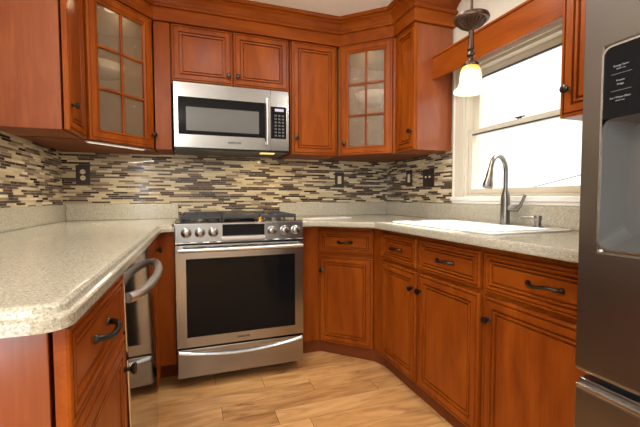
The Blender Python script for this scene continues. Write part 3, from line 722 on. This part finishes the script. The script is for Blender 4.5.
obj('spray_head', b, 'nickel', t, smooth=True)
b = NB(); tube(b, [(0, 0, .085), (.012, -.035, .085), (.022, -.062, .085)], .015, 12); tube(b, [(.02, -.058, .085), (.024, -.072, .10), (.026, -.088, .135), (.026, -.098, .158)], [.011, .0085, .007, .008], 10)
obj('lever', b, 'nickel', t, smooth=True)
t = thing('soap_dispenser', 'small brushed nickel soap dispenser right of the faucet', 'soap dispenser', (1.672, -1.60, ZC+.009))
obj('base', lathe(NB(), [(.023, 0), (.023, .005), (.015, .008), (.0145, .030), (.017, .033), (.017, .052), (.014, .056)], (0, 0, 0), 'z', 18), 'nickel', t, smooth=True)
b = NB(); tube(b, [(0, 0, .044), (-.022, .042, .046), (-.032, .068, .042)], [.008, .0065, .006], 10); obj('nozzle', b, 'nickel', t, smooth=True)

# ------------------------------------------------------------------ pendant lamp
PX, PY = 1.285, -1.566
t = thing('pendant_lamp', 'bronze pendant lamp with lit amber and white bell glass shade by the window', 'lamp', (PX, PY, 1.58))
b = NB(); tube(b, [(PX, PY, 1.92), (PX, PY, 2.37)], .006, 10); lathe(b, [(.05, 2.424), (.05, 2.41), (.02, 2.395), (.008, 2.37)], (PX, PY, 0), 'z', 20)
obj('rod', b, 'pendantbronze', t, smooth=True, world=True)
b = NB(); lo = []
for r, z, fl in ((.012, 1.929, 0), (.055, 1.928, 0), (.072, 1.919, 0), (.075, 1.909, 0), (.072, 1.901, 0), (.062, 1.899, 0), (.058, 1.893, .10), (.046, 1.880, .12), (.030, 1.870, .12), (.018, 1.862, .06), (.012, 1.858, 0)):
    lo.append([(PX+r*(1+fl*.7*(1 if k % 4 < 2 else -1))*math.cos(2*PI*k/80), PY+r*(1+fl*.7*(1 if k % 4 < 2 else -1))*math.sin(2*PI*k/80), z) for k in range(80)])
obj('fluted_canopy', rings(b, lo), 'pendantbronze', t, smooth=True, world=True)
obj('stem', lathe(NB(), [(.012, 1.862), (.012, 1.852), (.0105, 1.83), (.013, 1.79), (.016, 1.777), (.010, 1.769), (.012, 1.763), (.018, 1.755), (.018, 1.749), (.010, 1.742), (.011, 1.733), (.020, 1.722), (.032, 1.716), (.036, 1.706), (.034, 1.698)], (PX, PY, 0), 'z', 20), 'pendantbronze', t, smooth=True, world=True)
b = lathe(NB(), [(.030, 1.706), (.036, 1.698), (.043, 1.680), (.046, 1.657), (.048, 1.632), (.053, 1.615), (.063, 1.604), (.071, 1.599), (.0725, 1.593), (.070, 1.590), (.068, 1.594), (.060, 1.602), (.050, 1.615), (.045, 1.632), (.043, 1.657), (.040, 1.680), (.033, 1.696)], (PX, PY, 0), 'z', 32, False, False)
obj('shade', b, 'shade', t, smooth=True, world=True)
lamp('pendant_bulb', 'POINT', (PX, PY, 1.625), 1.6, (1, .75, .42), shadow_soft_size=.025)

# ------------------------------------------------------------------ small things
GP = 'dark wall plates on the backsplash'
def wallplate(name, label, loc, rz, w, kind):
    t = thing(name, label, 'outlet' if 'outlet' in name else 'switch', loc, rz, GP)
    obj('plate', bx(NB(), -w/2, w/2, -.006, 0, -.0665, .0665), 'plate', t, bevel=.002)
    if kind == 'outlet':
        for z in (-.021, .021):
            r = obj('receptacle', lathe(NB(), [(.0165, 0), (.0165, .0018), (.015, .0024)], (0, -.006, z), '-y', 20), 'ivory', t)
            b = NB(); bx(b, -.007, -.005, -.0088, -.0083, z-.004, z+.005); bx(b, .005, .007, -.0088, -.0083, z-.004, z+.004); obj('slots', b, 'black', r)
    elif kind == 'rocker':
        obj('rocker', bx(NB(), -.0165, .0165, -.0085, -.006, -.033, .033), 'ivory', t, bevel=.001)
    else:
        for x in (-.023, .023):
            b = NB(); bx(b, x-.005, x+.005, -.016, -.006, .0, .013); obj('toggle', b, 'ivory', t, bevel=.002)
YT = -.0090
wallplate('outlet', 'dark double outlet on the tile left of the range, under the left glass cabinet', (-.61, YT, 1.277), 0, .085, 'outlet')
wallplate('light_switch', 'dark rocker switch on the back wall tile right of the range', (1.291, YT, 1.268), 0, .085, 'rocker')
wallplate('light_switch', 'dark single rocker switch on the side wall tile near the corner', (XR+YT, -.368, 1.272), -PI/2, .085, 'rocker')
wallplate('light_switch', 'wide dark two-toggle switch on the tile nearest the window', (XR+YT, -.622, 1.262), -PI/2, .135, 'toggle')
# under-cabinet strip lights
def strip(a, b_, label, pw):
    a, b_ = Vector(a), Vector(b_); g = math.atan2(b_.y-a.y, b_.x-a.x); L = (b_-a).length; m = (a+b_)/2
    t = thing('strip_light', label, 'light', (m.x, m.y, ZU-.0135), g)
    obj('housing', bx(NB(), -L/2, L/2, 0, .024, .003, .0100), 'white', t, bevel=.002); obj('diffuser', bx(NB(), -L/2+.01, L/2-.01, .003, .021, .0, .003), 'led', t)
    lamp('strip_glow', 'AREA', (m.x-.015*math.sin(g), m.y+.015*math.cos(g), ZU-.015), pw, (1, .86, .68), (0, 0, g), shape='RECTANGLE', size=L, size_y=.02)
n_ = Vector((-.72, .70))*.05
strip((LA[0]+n_.x+.02, LA[1]+n_.y), (LB[0]+n_.x-.02, LB[1]+n_.y-.03), 'white strip light under the left glass corner cabinet', 2.6)
# dishes inside the glass cabinets
for (cx, cy), lab in ((c1, 'wide white bowl inside the left glass cabinet'), (c2, 'wide white bowl inside the right glass cabinet')):
    b = lathe(NB(), [(.09, 0), (.095, .004), (.125, .012), (.142, .030), (.150, .062), (.146, .064), (.135, .034), (.115, .018), (.04, .012)], (0, 0, 0), 'z', 36)
    o = obj('bowl', b, 'ceramic', smooth=True, loc=(cx, cy, 1.8625)); tag(o, lab, 'bowl', 'white bowls in the glass cabinets')
# white board lying on the right countertop
g = math.atan2(.067, .35)
t = obj('cutting_board', bx(NB(), -.18, .18, -.05, .05, 0, .006), 'board', bevel=.002, loc=(1.03, -.42, ZC), rz=g); tag(t, 'thin white board lying on the countertop right of the range', 'board')
# overhead wire outside
b = NB(); tube(b, [(9, -4+i, 1.387-.187*(-4+i-4.37)-.004*(i-16)*(16-i)*.2) for i in range(17)], .015, 6)
t = recenter(obj('overhead_wire', b, 'wire')); tag(t, 'thin grey wire crossing the sky outside the window', 'wire')
